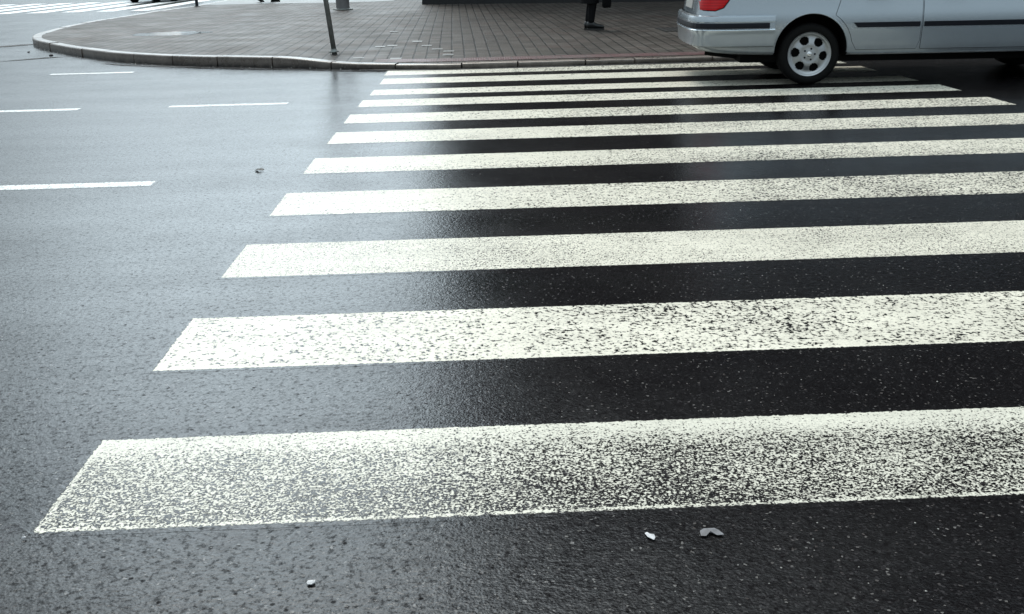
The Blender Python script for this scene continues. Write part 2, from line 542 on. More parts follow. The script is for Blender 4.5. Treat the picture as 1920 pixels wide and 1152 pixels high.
# wet blocks near the sign post, their sky reflection painted as paler colour
M['pale'] = plain("painted_sheen_block", (.13, .128, .12), .5, var=.5, scale=9)
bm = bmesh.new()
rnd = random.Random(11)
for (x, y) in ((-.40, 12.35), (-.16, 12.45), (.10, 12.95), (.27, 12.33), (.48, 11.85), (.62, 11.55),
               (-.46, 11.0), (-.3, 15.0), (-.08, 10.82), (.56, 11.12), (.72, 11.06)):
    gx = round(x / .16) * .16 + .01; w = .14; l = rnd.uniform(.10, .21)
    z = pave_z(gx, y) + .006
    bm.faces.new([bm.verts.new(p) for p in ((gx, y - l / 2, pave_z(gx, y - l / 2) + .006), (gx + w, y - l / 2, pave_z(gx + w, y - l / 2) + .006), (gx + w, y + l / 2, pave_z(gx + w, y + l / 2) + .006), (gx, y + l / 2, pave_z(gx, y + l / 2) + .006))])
tag(obj("pavement_sheen_blocks", bm, M['pale']), "scattered wet paving blocks beside the sign post, their sheen painted in a paler colour", kind="structure")

# ------------------------------------------------------------------ water standing in dips
def make_water():
    t = NT("puddle_water")
    P = t.pos()
    t.b.inputs["Base Color"].default_value = (.05, .05, .052, 1)
    t.l.new(t.rng(t.noise(P, 4, 3), .3, .7, .05, .2), t.b.inputs["Roughness"])
    t.b.inputs["IOR"].default_value = 1.5
    return t.m
M['water'] = make_water()
def puddle(name, cx, cy, rx, ry, z, label, rot=0, seed=0, mat=None, zf=None):
    bm = bmesh.new()
    n = 60; ring = []
    for k in range(n):
        a = 2 * math.pi * k / n
        r = 1 + .38 * noise.noise(Vector((math.cos(a) * 1.3 + seed, math.sin(a) * 1.3, seed * 1.7))) + .15 * noise.noise(Vector((math.cos(a) * 4 + seed, math.sin(a) * 4, 3)))
        x, y = rx * r * math.cos(a), ry * r * math.sin(a)
        X, Y = cx + x * math.cos(rot) - y * math.sin(rot), cy + x * math.sin(rot) + y * math.cos(rot)
        ring.append(bm.verts.new((X, Y, z)))
    bm.faces.new(ring)
    return tag(obj(name, bm, mat or M['water']), label, kind="structure")
puddle("puddle", -4.05, 15.95, .72, .52, .113, "shallow bright puddle on the block pavement near the corner", .25, 2)
puddle("gutter_water", -1.85, 10.72, .62, .075, .004, "narrow strip of water at the foot of the kerb", -.42, 5)
puddle("gutter_water", -.45, 10.12, .5, .06, .004, "strip of water where the kerb drops to the crossing", -.42, 8)

# dark tar seams in the road left of the corner
M['tar'] = plain("tar_seam", (.012, .012, .013), .75, var=.3, scale=8, bump=.5)
def seam(pts, w):
    bm = bmesh.new(); L_ = []
    for i_, p in enumerate(pts):
        a = Vector(pts[max(i_ - 1, 0)]); b = Vector(pts[min(i_ + 1, len(pts) - 1)])
        n_ = (b - a).normalized(); n_ = Vector((-n_.y, n_.x)); ww = w * (.2 if i_ in (0, len(pts) - 1) else rnd.uniform(.6, 1.3)) / 2
        L_.append((bm.verts.new((p[0] + n_.x * ww, p[1] + n_.y * ww, .005)), bm.verts.new((p[0] - n_.x * ww, p[1] - n_.y * ww, .005))))
    for a, b in zip(L_, L_[1:]): bm.faces.new((a[0], a[1], b[1], b[0]))
    return tag(obj("road_seam", bm, M['tar']), "dark seam in the road by the kerb", kind="structure")
seam([(-8.6, 14.9), (-7.6, 15.15), (-7.0, 15.35), (-6.7, 15.5), (-6.5, 15.75), (-6.3, 15.8)], .22)
seam([(-5.7, 12.55), (-5.45, 12.68), (-5.25, 12.85), (-5.05, 13.05), (-4.8, 13.15)], .10)
seam([(-.3, 10.19), (.0, 10.08), (.5, 9.99), (1.0, 9.95), (2.4, 9.97), (3.9, 10.0), (6.5, 10.0), (9, 10.0)], .10)  # dark strip that deepens the band at the lowered kerb's foot
seam([(-3.9, 11.9), (-3.5, 11.58), (-3.1, 11.35), (-2.7, 11.16), (-2.4, 11.12)], .10)

# ------------------------------------------------------------------ zebra crossing
def quad_sheet(name, x0, x1, y0, y1, z, mat, label, cat, group, skew=0.0, pad=.02):
    bm = bmesh.new()
    nx = 12
    a_, b_ = [], []
    for k in range(nx + 1):
        x = x0 - pad + (x1 - x0 + 2 * pad) * k / nx
        a_.append(bm.verts.new((x, y0 - pad, z))); b_.append(bm.verts.new((x, y1 + pad, z)))
    for k in range(nx): bm.faces.new((a_[k], a_[k + 1], b_[k + 1], b_[k]))
    return tag(obj(name, bm, mat), label, cat, group)
G = "white stripes of the zebra crossing"
STR = [
 # x0, x1, y0, y1, material keywords, label
 (.005, 5.42, .000, .473, dict(wear=.47, scale=140, low=.10, edge_top=.30, edge_line=True, ragged=.006, rgb=(.70, .68, .585)), "widest zebra stripe closest to the viewer, badly worn so grey asphalt specks show all over"),
 (-.005, 5.42, .965, 1.464, dict(wear=.17, scale=66, xr=(.1, 1.0), xadd=.12, ragged=.006, edge_line=True), "second nearest zebra stripe, thick white paint dotted with coarse dark pits"),
 (-.020, 5.42, 1.962, 2.474, dict(wear=.26, scale=130, ragged=.004), "third nearest zebra stripe, paler and only finely worn"),
 (-.020, 5.42, 3.024, 3.552, dict(wear=.17, scale=75, xr=(.8, 2.6), xadd=.2, ragged=.008), "fourth nearest zebra stripe, dark pits growing denser towards its right half"),
 (-.016, 5.42, 4.090, 4.590, dict(wear=.12, scale=75, xr=(.8, 3), xadd=.14, low=.12, ragged=.012), "fifth nearest zebra stripe, chipped along its lower edge"),
 (-.010, 5.42, 5.135, 5.632, dict(wear=.15, scale=70, xr=(.8, 2.6), xadd=.14, ragged=.014), "sixth nearest zebra stripe with frayed lower edge"),
 (-.005, 5.432, 6.070, 6.548, dict(wear=.15, scale=50, xr=(.6, 2.2), xadd=.14, ragged=.014), "speckled zebra stripe whose pointed right end is the lowest one visible"),
 (.009, 5.408, 7.000, 7.455, dict(wear=.12, scale=45, xr=(.6, 2.2), xadd=.10, ragged=.012), "zebra stripe just in front of the silver car's rear wheel"),
 (.040, 5.35, 7.790, 8.215, dict(wear=.13, scale=40, ragged=.012), "zebra stripe passing under the silver car's near wheel, half in its shadow"),
 (.057, 5.30, 8.680, 9.190, dict(wear=.10, scale=40, ragged=.012), "thin-looking clean zebra stripe one before the kerb, running under the silver car"),
 (.040, 5.26, 9.520, 10.02, dict(wear=.10, scale=40, xr=(.4, 1.6), xadd=.22, ragged=.02), "farthest zebra stripe right against the lowered kerb, worn and patchy"),
]
for k, (x0, x1, y0, y1, kw, lab) in enumerate(STR):
    mt = make_paint("stripe_paint", x0, x1, y0, y1, **kw)
    quad_sheet("zebra_stripe", x0, x1, y0, y1, .0004, mt, lab, "zebra stripe", G)

G = "thin white lane dashes on the left"
for (x0, x1, y0, y1, lab) in (
    (-6.2, -.877, 3.87, 4.00, None),
    (-3.9, -2.558, 7.31, 7.43, "lane dash cut by the photo's left edge, above the longest dash"),
    (-1.744, -.671, 7.33, 7.44, "lane dash nearest the left ends of the zebra stripes"),
    (-4.079, -3.083, 10.58, 10.70, "farthest small lane dash, below the kerb of the corner")):
    if lab is None: x0 = -2.3; lab = "longest and nearest white lane dash at the photo's left edge"
    mt = make_paint("lane_paint", x0, x1, y0, y1, wear=.20, scale=70, ragged=.012, rgb=(.74, .75, .73))
    quad_sheet("lane_dash", x0, x1, y0, y1, .0004, mt, lab, "lane dash", G)

# far crossing at the top left
G = "stripes of the far zebra crossing"
mt_far = plain("far_stripe_paint", (.74, .76, .76), .35, var=.12, scale=3)
far_lab = ["far zebra stripe beside the kerb of the corner, right of the black car's shadow", "far zebra stripe under the black car's right wheel", "far zebra stripe beneath the middle of the black car", "far zebra stripe beneath the black car's left wheel", "far zebra stripe just left of the black car",
           "far zebra stripe two left of the black car", "far zebra stripe in the top left corner, three left of the black car", "far zebra stripe in the top left corner, four left of the black car", "far zebra stripe cut by the top left corner of the photo", "far zebra stripe lowest at the photo's left edge"]
for k in range(10):
    x1 = -8.15 - k * .98; x0 = x1 - .52; ya = 28.2 + k * .0
    bm = bmesh.new()
    yb = 36.0
    v4 = [bm.verts.new(p) for p in ((x0, ya + rnd.uniform(-.1, .1), .004), (x1, ya + rnd.uniform(-.1, .1), .004), (x1, yb, .004), (x0, yb, .004))]
    bm.faces.new(v4)
    tag(obj("far_zebra_stripe", bm, mt_far), far_lab[k], "zebra stripe", G)

# ------------------------------------------------------------------ cars
def paint_silver(name, rgb, metal=.75, rough=.32):
    t = NT(name)
    P = t.objc()
    fl = t.noise(P, 900, 1)
    d = t.noise(P, 3, 5, .65)
    s = t.sep(P)
    grime = t.math('MULTIPLY', t.rng(s[2], .25, .52, 1, 0), t.rng(d, .3, .7, .35, 1))   # road dirt on the lower flanks, darkened further as painted shading
    c = t.mix(1.0, (*rgb, 1), t.rng(fl, .3, .7, .93, 1.07), blend='MULTIPLY')
    c = t.mix(t.math('MULTIPLY', grime, .65), c, (.07, .063, .058, 1))
    t.l.new(c, t.b.inputs["Base Color"])
    t.l.new(t.math('SUBTRACT', metal, t.math('MULTIPLY', grime, metal * .5)), t.b.inputs["Metallic"])
    t.l.new(t.math('ADD', rough, t.math('MULTIPLY', grime, .25)), t.b.inputs["Roughness"])
    t.b.inputs["Coat Weight"].default_value = .6
    t.b.inputs["Coat Roughness"].default_value = .06
    return t.m
M['tyre'] = plain("tyre_rubber", (.006, .006, .006), .8, var=.2, scale=30, bump=.2, spec=.15)
M['blackplastic'] = plain("black_trim", (.008, .009, .014), .45, var=.2, scale=20, spec=.2)
M['darkvoid'] = plain("underbody_black", (.008, .008, .008), .9, var=.2, scale=9, spec=.1)
M['alloy'] = plain("alloy_rim", (.40, .41, .42), .38, metal=.8, var=.1, scale=20)
M['chrome'] = plain("polished_metal", (.7, .7, .7), .2, metal=1.0, var=.05, scale=20)
def glassmat():
    t = NT("car_window_glass")
    t.b.inputs["Base Color"].default_value = (.012, .014, .016, 1)
    t.b.inputs["Roughness"].default_value = .04
    t.b.inputs["IOR"].default_value = 1.5
    t.l.new(t.bump(t.noise(t.objc(), 2.0, 2), .08, .01), t.b.inputs["Normal"])
    return t.m
M['glass'] = glassmat()
def redlens(glow):
    t = NT("red_lens")
    P = t.objc(); s = t.sep(P)
    c = t.mix(t.rng(t.math('SINE', t.math('MULTIPLY', s[2], 260)), -.3, .6, 0, 1), (.12, .0005, .002, 1), (.26, .002, .005, 1))
    t.l.new(c, t.b.inputs["Base Color"])
    t.b.inputs["Roughness"].default_value = .12
    t.b.inputs["Specular IOR Level"].default_value = .3
    t.b.inputs["Emission Color"].default_value = (1, .006, .012, 1)
    t.b.inputs["Emission Strength"].default_value = glow
    return t.m
M['redlens'] = redlens(.13)
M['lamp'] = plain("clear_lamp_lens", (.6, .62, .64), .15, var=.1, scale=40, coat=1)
M['plate'] = plain("blank_plate", (.35, .35, .34), .5, var=.04, scale=10)
M['amber'] = plain("amber_lens", (.6, .2, .02), .2, coat=1)

WB = 2.52
def car_hull():
    """subdivided closed hull, mirrored halves, x forward from the rear axle"""
    # half width, bottom z, hood/belt z, roof z (0 = no cabin)
    S = [(-1.07, .60, .36, .88, 1.30), (-1.04, .70, .33, .90, 1.37), (-.94, .785, .30, .915, 1.42), (-.70, .820, .28, .925, 1.45), (-.36, .835, .27, .93, 1.465),
         (.0, .842, .265, .93, 1.475), (.45, .845, .26, .925, 1.48), (1.0, .845, .26, .915, 1.48), (1.45, .845, .26, .905, 1.46), (1.85, .843, .26, .90, 1.36),
         (2.2, .840, .265, .90, 1.10), (2.42, .837, .27, .885, .94), (2.62, .832, .28, .855, .88), (2.9, .810, .30, .80, .82), (3.12, .745, .31, .74, .76), (3.24, .60, .34, .68, .70)]
    bm = bmesh.new()
    rings = []
    for (x, w, zb, belt, roof) in S:
        wr = w * (.76 if roof - belt > .3 else .76 + .16 * (1 - (roof - belt) / .3))
        half = [(0, zb), (w * .55, zb), (w * .93, zb + .004), (w * .975, zb + .035), (w * .985, .42), (w * .998, .52), (w * 1.0, .60), (w * .992, .665), (w * .975, .72), (w * .95, belt - .05), (w * .915, belt),
                (w * .90, belt + .012), ((w * .90 + wr) / 2, (belt + roof) / 2), (wr + .01, roof - .06), (wr * .90, roof - .012), (wr * .5, roof + .006), (0, roof + .01)]
        pts = []
        for (y, z) in half:
            z = max(z, zb)
            dx = 0
            if x < -.3:     # tailgate leans forward above the belt
                f = sstep(-.3, -.95, -0) if False else (min(1, (-.3 - x) / .6))
                dx = f * (.0 if z < .6 else (z - .6) * .16 if z < .92 else .05 + (z - .92) * .42)
            pts.append((x + dx, y, z))
        ring = [bm.verts.new((a, b, c_)) for a, b, c_ in pts] + [bm.verts.new((a, -b, c_)) for a, b, c_ in pts[-2:0:-1]]
        rings.append(ring)
    n = len(rings[0])
    for a, b in zip(rings, rings[1:]):
        for q in range(n): bm.faces.new((a[q], a[(q + 1) % n], b[(q + 1) % n], b[q]))
    h = n // 2
    for ring, flip in ((rings[0], True), (rings[-1], False)):
        for q in range(0, h):
            a, b = q, q + 1
            c_, d = (n - b) % n, (n - a) % n
            vs_ = []
            for idx in (a, b, c_, d):
                if ring[idx] not in vs_: vs_.append(ring[idx])
            if len(vs_) > 2: bm.faces.new(vs_)
    bmesh.ops.recalc_face_normals(bm, faces=bm.faces[:])
    me = bpy.data.meshes.new("hull"); bm.to_mesh(me); bm.free()
    return me

def tmp_object(me):
    o = bpy.data.objects.new("tmp", me); col.objects.link(o); return o

RW = .285
def build_body_mesh(paint):
    me = car_hull()
    o = tmp_object(me)
    ss = o.modifiers.new("s", 'SUBSURF'); ss.levels = 3; ss.render_levels = 3
    smooth = evaluated(o)
    bpy.data.objects.remove(o)
    bvh_src = smooth
    bmv = bmesh.new(); bmv.from_mesh(smooth)
    bvh = BVHTree.FromBMesh(bmv); bmv.free()
    smooth.materials.append(paint); smooth.materials.append(M['darkvoid'])
    out = smooth
    for wx in (0, WB):
        for s_ in (-1, 1):
            for tries in range(6):
                n = 62 + tries; r0 = .345; ph = .013 + .007 * tries
                bm = bmesh.new()
                ca = [bm.verts.new((wx + .0007 + r0 * math.cos(2 * math.pi * k / n + ph), s_ * .503, RW + .035 + r0 * math.sin(2 * math.pi * k / n + ph))) for k in range(n)]
                cb = [bm.verts.new((wx + .0007 + r0 * math.cos(2 * math.pi * k / n + ph), s_ * 1.2, RW + .035 + r0 * math.sin(2 * math.pi * k / n + ph))) for k in range(n)]
                for k in range(n): bm.faces.new((ca[k], ca[(k + 1) % n], cb[(k + 1) % n], cb[k]))
                bm.faces.new(ca); bm.faces.new(cb)
                bmesh.ops.recalc_face_normals(bm, faces=bm.faces[:])
                cm = bpy.data.meshes.new("cut"); bm.to_mesh(cm); bm.free()
                cm.materials.append(M['darkvoid'])
                o = tmp_object(out); co = tmp_object(cm)
                md = o.modifiers.new("b", 'BOOLEAN'); md.operation = 'DIFFERENCE'; md.object = co; md.solver = 'EXACT'
                md.material_mode = 'TRANSFER'
                res_ = evaluated(o)
                bpy.data.objects.remove(o); bpy.data.objects.remove(co)
                good = len(res_.vertices) > 500 and max(abs(v.co.y) for v in res_.vertices) < 1.0 and any(p.material_index == 1 and abs(p.center.x - wx) < .4 and p.center.y * s_ > .45 for p in res_.polygons)
                print("arch cut", wx, s_, tries, good)
                if good:
                    out = res_; break
    for p in out.polygons: p.use_smooth = True
    try: out.set_sharp_from_angle(angle=R(40))
    except Exception: pass
    return out, bvh

def decal(bvh, poly, side, off, thick=.012, cell=.03, axis='y', round_=0):
    """patch that follows the body, outline given in the x-z plane (side) or y-z plane (rear/front)"""
    P_ = []
    for a, b in zip(poly, poly[1:] + poly[:1]):
        a, b = Vector(a), Vector(b); n = max(1, int((b - a).length / cell))
        for k in range(n): P_.append(a + (b - a) * k / n)
    nb_ = len(P_)
    ed = [(k, (k + 1) % nb_) for k in range(nb_)]
    xs = [p[0] for p in P_]; zs = [p[1] for p in P_]
    def inside(x, z):
        c_ = False
        for a, b in zip(P_, P_[1:] + P_[:1]):
            if (a[1] > z) != (b[1] > z) and x < (b[0] - a[0]) * (z - a[1]) / (b[1] - a[1]) + a[0]: c_ = not c_
        return c_
    x = min(xs) + cell / 2; extra = []
    while x < max(xs):
        z = min(zs) + cell / 2
        while z < max(zs):
            if inside(x, z) and min((Vector((x, z)) - q).length for q in P_) > cell * .4: extra.append(Vector((x, z)))
            z += cell
        x += cell
    r_ = delaunay_2d_cdt(P_ + extra, ed, [], 1, 1e-6)
    bm = bmesh.new(); front, back = [], []
    for p in r_[0]:
        if axis == 'y': o_, d_ = Vector((p[0], side * 3, p[1])), Vector((0, -side, 0))
        else: o_, d_ = Vector((side * 6, p[0], p[1])), Vector((-side, 0, 0))
        hit, nr, _, _ = bvh.ray_cast(o_, d_)
        if hit is None: hit = o_ + d_ * 2.2; nr = -d_
        front.append(bm.verts.new(hit - d_ * off)); back.append(bm.verts.new(hit - d_ * (off - thick)))
    for f in r_[2]:
        try:
            bm.faces.new([front[k] for k in f]); bm.faces.new([back[k] for k in reversed(f)])
        except ValueError: pass
    bmesh.ops.recalc_face_normals(bm, faces=bm.faces[:])
    cnt = {}
    for f in r_[2]:
        for a, b in zip(f, f[1:] + f[:1]):
            e = (min(a, b), max(a, b)); cnt[e] = cnt.get(e, 0) + 1
    for (a, b), c_ in cnt.items():
        if c_ == 1:
            try: bm.faces.new((front[a], front[b], back[b], back[a]))
            except ValueError: pass
    return bm

def strip_poly(pts, w):
    """closed outline of a line of width w"""
    L_, R_ = [], []
    for i_, p in enumerate(pts):
        a = Vector(pts[max(i_ - 1, 0)]); b = Vector(pts[min(i_ + 1, len(pts) - 1)])
        n_ = (b - a).normalized(); n_ = Vector((-n_.y, n_.x)) * w / 2
        L_.append((p[0] + n_.x, p[1] + n_.y)); R_.append((p[0] - n_.x, p[1] - n_.y))
    return L_ + R_[::-1]

def make_rim_bm(s_):
    """alloy face with six oval holes, five bolts round the hub; faces -y when s_=-1"""
    bm = bmesh.new()
    nr, na = 30, 180
    r0, r1 = .0, .196
    def zprof(r):
        if r < .035: return .012
        if r < .09: return .012 - .004 * math.sin((r - .035) / .055 * math.pi)
        if r < .165: return .010 - .020 * sstep(.09, .165, r)
        return -.010 + .016 * sstep(.165, .19, r)
    def hole(r, a):
        k = (a - R(10)) / (math.pi / 3); d = (k - round(k)) * (math.pi / 3)
        u = d * r / (.042 + .014 * (r - .13) / .04); v = (r - .131) / .037
        return (abs(u) ** 2.6 + abs(v) ** 2.6) < 1
    V, B = [], []
    for i_ in range(nr + 1):
        r = r0 + (r1 - r0) * i_ / nr
        V.append([bm.verts.new((r * math.cos(2 * math.pi * k / na), s_ * zprof(r), r * math.sin(2 * math.pi * k / na))) for k in range(na)] if i_ else None)
    c0 = bm.verts.new((0, s_ * zprof(0), 0))
    for k in range(na): bm.faces.new((c0, V[1][k], V[1][(k + 1) % na]))
    for i_ in range(1, nr):
        rm = r0 + (r1 - r0) * (i_ + .5) / nr
        for k in range(na):
            a = 2 * math.pi * (k + .5) / na
            if not hole(rm, a): bm.faces.new((V[i_][k], V[i_][(k + 1) % na], V[i_ + 1][(k + 1) % na], V[i_ + 1][k]))
    bmesh.ops.delete(bm, geom=[v for v in bm.verts if not v.link_faces], context='VERTS')
    # thickness
    ext = bmesh.ops.extrude_face_region(bm, geom=bm.faces[:])
    vs_ = [g for g in ext['geom'] if isinstance(g, bmesh.types.BMVert)]
    bmesh.ops.translate(bm, verts=vs_, vec=(0, -s_ * .022, 0))
    # flange and barrel
    lathe(bm, [(.190, s_ * .004), (.203, s_ * .014), (.206, s_ * .006), (.198, -s_ * .004), (.185, -s_ * .03), (.18, -s_ * .15), (.2, -s_ * .17)], 96, 'Y')
    return bm

def make_wheel(root, x, s_, parent_rot=0.0):
    t = []
    y = s_ * .775
    mt = Matrix.Translation((x, y, RW)) @ Matrix.Rotation(parent_rot, 4, 'Y')
    bm = bmesh.new()
    w = .19
    # section of the tyre, outer side at +s
    prof = [(.200, .0), (.207, .012), (.225, .020), (.250, .022), (.268, .014), (.280, .0), (.2845, -.02), (.285, -.05), (.285, -.14), (.2845, -.17), (.278, -.19), (.25, -.205), (.21, -.20), (.2, -.18)]
    lathe(bm, [(r, s_ * h) for r, h in prof], 96, 'Y')
    tyre = obj("wheel", bm, M['tyre'], root, True); tyre.matrix_local = mt
    rim = obj("rim", make_rim_bm(s_), M['alloy'], tyre)
    for p in rim.data.polygons: p.use_smooth = True
    rim.data.set_sharp_from_angle(angle=R(35))
    bm = bmesh.new()
    lathe(bm, [(0, s_ * -.05), (.185, s_ * -.055)], 48, 'Y')
    obj("brake_disc", bm, M['darkvoid'], tyre)
    for k in range(5):
        a = R(18) + k * 2 * math.pi / 5
        bm = bmesh.new()
        lathe(bm, [(0, s_ * .0125), (.0095, s_ * .0125), (.0095, s_ * -.002)], 10, 'Y', Matrix.Translation((.052 * math.cos(a), 0, .052 * math.sin(a))))
        obj("wheel_bolt", bm, M['blackplastic'], tyre)
    bm = bmesh.new()
    lathe(bm, [(0, s_ * .019), (.020, s_ * .017), (.026, s_ * .011)], 32, 'Y')
    obj("hub_cap", bm, M['chrome'], tyre, True)
    return tyre

def make_bumper(root, paint, front=False):
    """U-shaped bumper swept round the end of the car"""
    if not front:
        path = [(-.352, .848), (-.55, .850), (-.78, .842), (-.93, .820), (-1.02, .765), (-1.07, .66), (-1.095, .5), (-1.11, .25), (-1.115, 0)]
        prof = [(-.012, .365), (.010, .375), (.016, .41), (.017, .47), (.024, .505), (.030, .522), (.020, .532), (.018, .590), (.022, .597), (.020, .625), (.010, .648), (-.02, .656)]
    else:
        path = [(WB + .352, .838), (WB + .5, .80), (WB + .62, .74), (WB + .72, .62), (WB + .77, .45), (WB + .80, .2), (WB + .805, 0)]
        prof = [(-.012, .28), (.012, .30), (.018, .36), (.018, .44), (.022, .475), (.028, .49), (.018, .50), (.016, .54), (.008, .56), (-.02, .57)]
    P_ = resample([Vector(p) for p in path], .05)
    P_ = P_ + [Vector((p.x, -p.y)) for p in reversed(P_[:-1])]
    bm = bmesh.new(); rings = []
    for i_, p in enumerate(P_):
        a = P_[max(i_ - 1, 0)]; b = P_[min(i_ + 1, len(P_) - 1)]
        t_ = (b - a).normalized(); n_ = Vector((t_.y, -t_.x))
        c_ = Vector((WB / 2, 0))
        if n_.dot(p - c_) < 0: n_ = -n_
        rings.append([bm.verts.new((p.x + n_.x * o_, p.y + n_.y * o_, h)) for o_, h in prof])
    for a, b in zip(rings, rings[1:]):
        for q in range(len(a) - 1): bm.faces.new((a[q], a[q + 1], b[q + 1], b[q]))
    for r_ in (rings[0], rings[-1]):
        bm.faces.new(r_)
    o = obj("front_bumper" if front else "rear_bumper", bm, paint, root, True)
    o.data.set_sharp_from_angle(angle=R(30))
    # dark rubbing strip
    k0 = 1; dz = 0 if front else .033
    bm = bmesh.new(); rings = []
    for i_ in range(k0, len(P_) - k0):
        p = P_[i_]; a = P_[i_ - 1]; b = P_[i_ + 1]
        t_ = (b - a).normalized(); n_ = Vector((t_.y, -t_.x))
        if n_.dot(p - Vector((WB / 2, 0))) < 0: n_ = -n_
        rings.append([bm.verts.new((p.x + n_.x * o_, p.y + n_.y * o_, h)) for o_, h in ((.015, .502 + dz), (.026, .504 + dz), (.027, .525 + dz), (.024, .543 + dz * 1.25), (.015, .546 + dz * 1.25))])
    for a, b in zip(rings, rings[1:]):
        for q in range(len(a) - 1): bm.faces.new((a[q], a[q + 1], b[q + 1], b[q]))
    bm.faces.new(rings[0]); bm.faces.new(rings[-1])
    obj("rubbing_strip", bm, M['blackplastic'], o)
    return o

def make_car(name, label, loc, rz, paint, group=None):
    root = empty(name, loc, rz)
    tag(root, label, "car", group)
    me, bvh = build_body_mesh(paint)
    body = bpy.data.objects.new("body", me); col.objects.link(body); body.parent = root
    for x, s_, rot in ((0, -1, .3), (0, 1, 1.0), (WB, -1, .7), (WB, 1, .2)): make_wheel(root, x, s_, rot)
    make_bumper(root, paint); make_bumper(root, paint, True)
    # dark floor pan under the body
    bm = bmesh.new(); box(bm, -.62, 3.05, -.62, .62, .20, .275); obj("underbody", bm, M['darkvoid'], root)
    bm = bmesh.new(); tube(bm, [(-.45, -.38, .22), (-.80, -.38, .26), (-.93, -.38, .28)], .022, 14, False); obj("exhaust_pipe", bm, M['darkvoid'], root)
    for s_ in (-1, 1):
        # lamps
        bm = decal(bvh, [(-1.03, .705), (-.90, .700), (-.83, .725), (-.78, .79), (-.76, .92), (-1.0, .92), (-1.03, .80)], s_, .012, .03, .025)
        tl_ = obj("tail_light", bm, M['redlens'], root, True)
        bm = decal(bvh, [(-1.036, .698), (-.90, .693), (-.822, .720), (-.770, .788), (-.750, .928), (-1.004, .928), (-1.036, .80)], s_, .004, .02, .03)
        obj("lamp_gasket", bm, M['blackplastic'], tl_)
        bm = decal(bvh, [(WB + .48, .60), (WB + .70, .60), (WB + .69, .68), (WB + .40, .75), (WB + .36, .70)], s_, .008, .03, .03)
        obj("headlight", bm, M['lamp'], root, True)
        # wheel-arch lip
        for wx in (0, WB):
            bm = bmesh.new()
            prv = None
            for k in range(61):
                a = R(-3) + R(186) * k / 60
                pr = []
                for rr, oo in ((.348, .004), (.341, .0075), (.336, .002), (.340, -.03)):
                    x, z = wx + rr * math.cos(a), RW + .035 + rr * math.sin(a)
                    hit, _, _, _ = bvh.ray_cast(Vector((wx + .352 * math.cos(a), s_ * 3, max(.30, RW + .035 + .352 * math.sin(a)))), Vector((0, -s_, 0)))
                    yy = (hit.y if hit else s_ * .84) + s_ * oo
                    pr.append(bm.verts.new((x, yy, z)))
                if prv:
                    for q in range(3): bm.faces.new((prv[q], prv[q + 1], pr[q + 1], pr[q]))
                prv = pr
            obj("arch_lip", bm, paint, root, True)
        # doors: panel standing 3 mm proud over a dark shut line
        arch = [(.0 + .385 * math.cos(R(a)), RW + .035 + .385 * math.sin(R(a))) for a in range(12, 66, 9)]
        rear_door = arch + [(.26, .80), (.26, .90), (.985, .895), (1.0, .72), (.995, .40), (.97, .325), (.42, .325)]
        front_door = [(1.01, .325), (1.012, .5), (1.012, .72), (1.0, .892), (2.02, .88), (2.07, .72), (2.06, .5), (1.98, .325)]
        for dn, poly, hx in (("rear_door", rear_door, .50), ("front_door", front_door, 1.20)):
            cx_ = sum(p[0] for p in poly) / len(poly); cz_ = sum(p[1] for p in poly) / len(poly)
            d_ = obj(dn, decal(bvh, poly, s_, .0035, .008, .035), paint, root, True)
            d_.data.set_sharp_from_angle(angle=R(50))
            obj("shut_line", decal(bvh, strip_poly(poly + [poly[0]], .008), s_, .0012, .004, .03), M['blackplastic'], d_)
            bm = bmesh.new()
            yy = s_ * .868
            tube(bm, [(hx, yy - s_ * .03, .795), (hx + .015, yy, .80), (hx + .10, yy + s_ * .004, .803), (hx + .185, yy, .80), (hx + .20, yy - s_ * .03, .795)], [.010, .013, .014, .013, .010], 10)
            obj("handle", bm, paint, d_, True)
            # rubbing strip on the door
            xa, xb = (.375, .985) if dn == "rear_door" else (1.022, 2.04)
            zc = .548
            pol = [(xa + (.04 if dn == "rear_door" else 0), zc - .021), (xb, zc - .021), (xb, zc + .024), (xa, zc + .024)]
            obj("rubbing_strip", decal(bvh, pol, s_, .013, .014, .03), M['blackplastic'], d_)
        obj("sill_highlight", decal(bvh, [(.375, .281), (2.13, .281), (2.13, .289), (.375, .289)], s_, .010, .012, .03), M['lamp'], root)  # pale strip painting in the highlight along the turned-under sill edge
        # side windows
        def zr(x): return 1.40 if x < 1.35 else 1.40 - (x - 1.35) * .42
        for poly in ([(-.62, .965), (-.44, 1.34), (.18, 1.365), (.20, .965)], [(.25, .965), (.24, 1.37), (.93, 1.38), (.97, .955)], [(1.02, .955), (.98, 1.38), (1.33, 1.375), (1.60, 1.28), (2.02, 1.0), (2.0, .95)]):
            obj("side_window", decal(bvh, poly, s_, .003, .006, .05), M['glass'], root, True)
    # rear and front glass, plate, lamps
    obj("rear_window", decal(bvh, [(-.52, 1.0), (.52, 1.0), (.46, 1.28), (-.46, 1.28)], -1, .004, .008, .05, 'x'), M['glass'], root, True)
    obj("number_plate", decal(bvh, [(-.26, .70), (.26, .70), (.26, .81), (-.26, .81)], -1, .012, .012, .06, 'x'), M['plate'], root)
    obj("windscreen", decal(bvh, [(-.60, .98), (.60, .98), (.53, 1.36), (-.53, 1.36)], 1, .004, .008, .05, 'x'), M['glass'], root, True)
    obj("grille", decal(bvh, [(-.34, .60), (.34, .60), (.32, .68), (-.32, .68)], 1, .01, .01, .04, 'x'), M['blackplastic'], root)
    return root

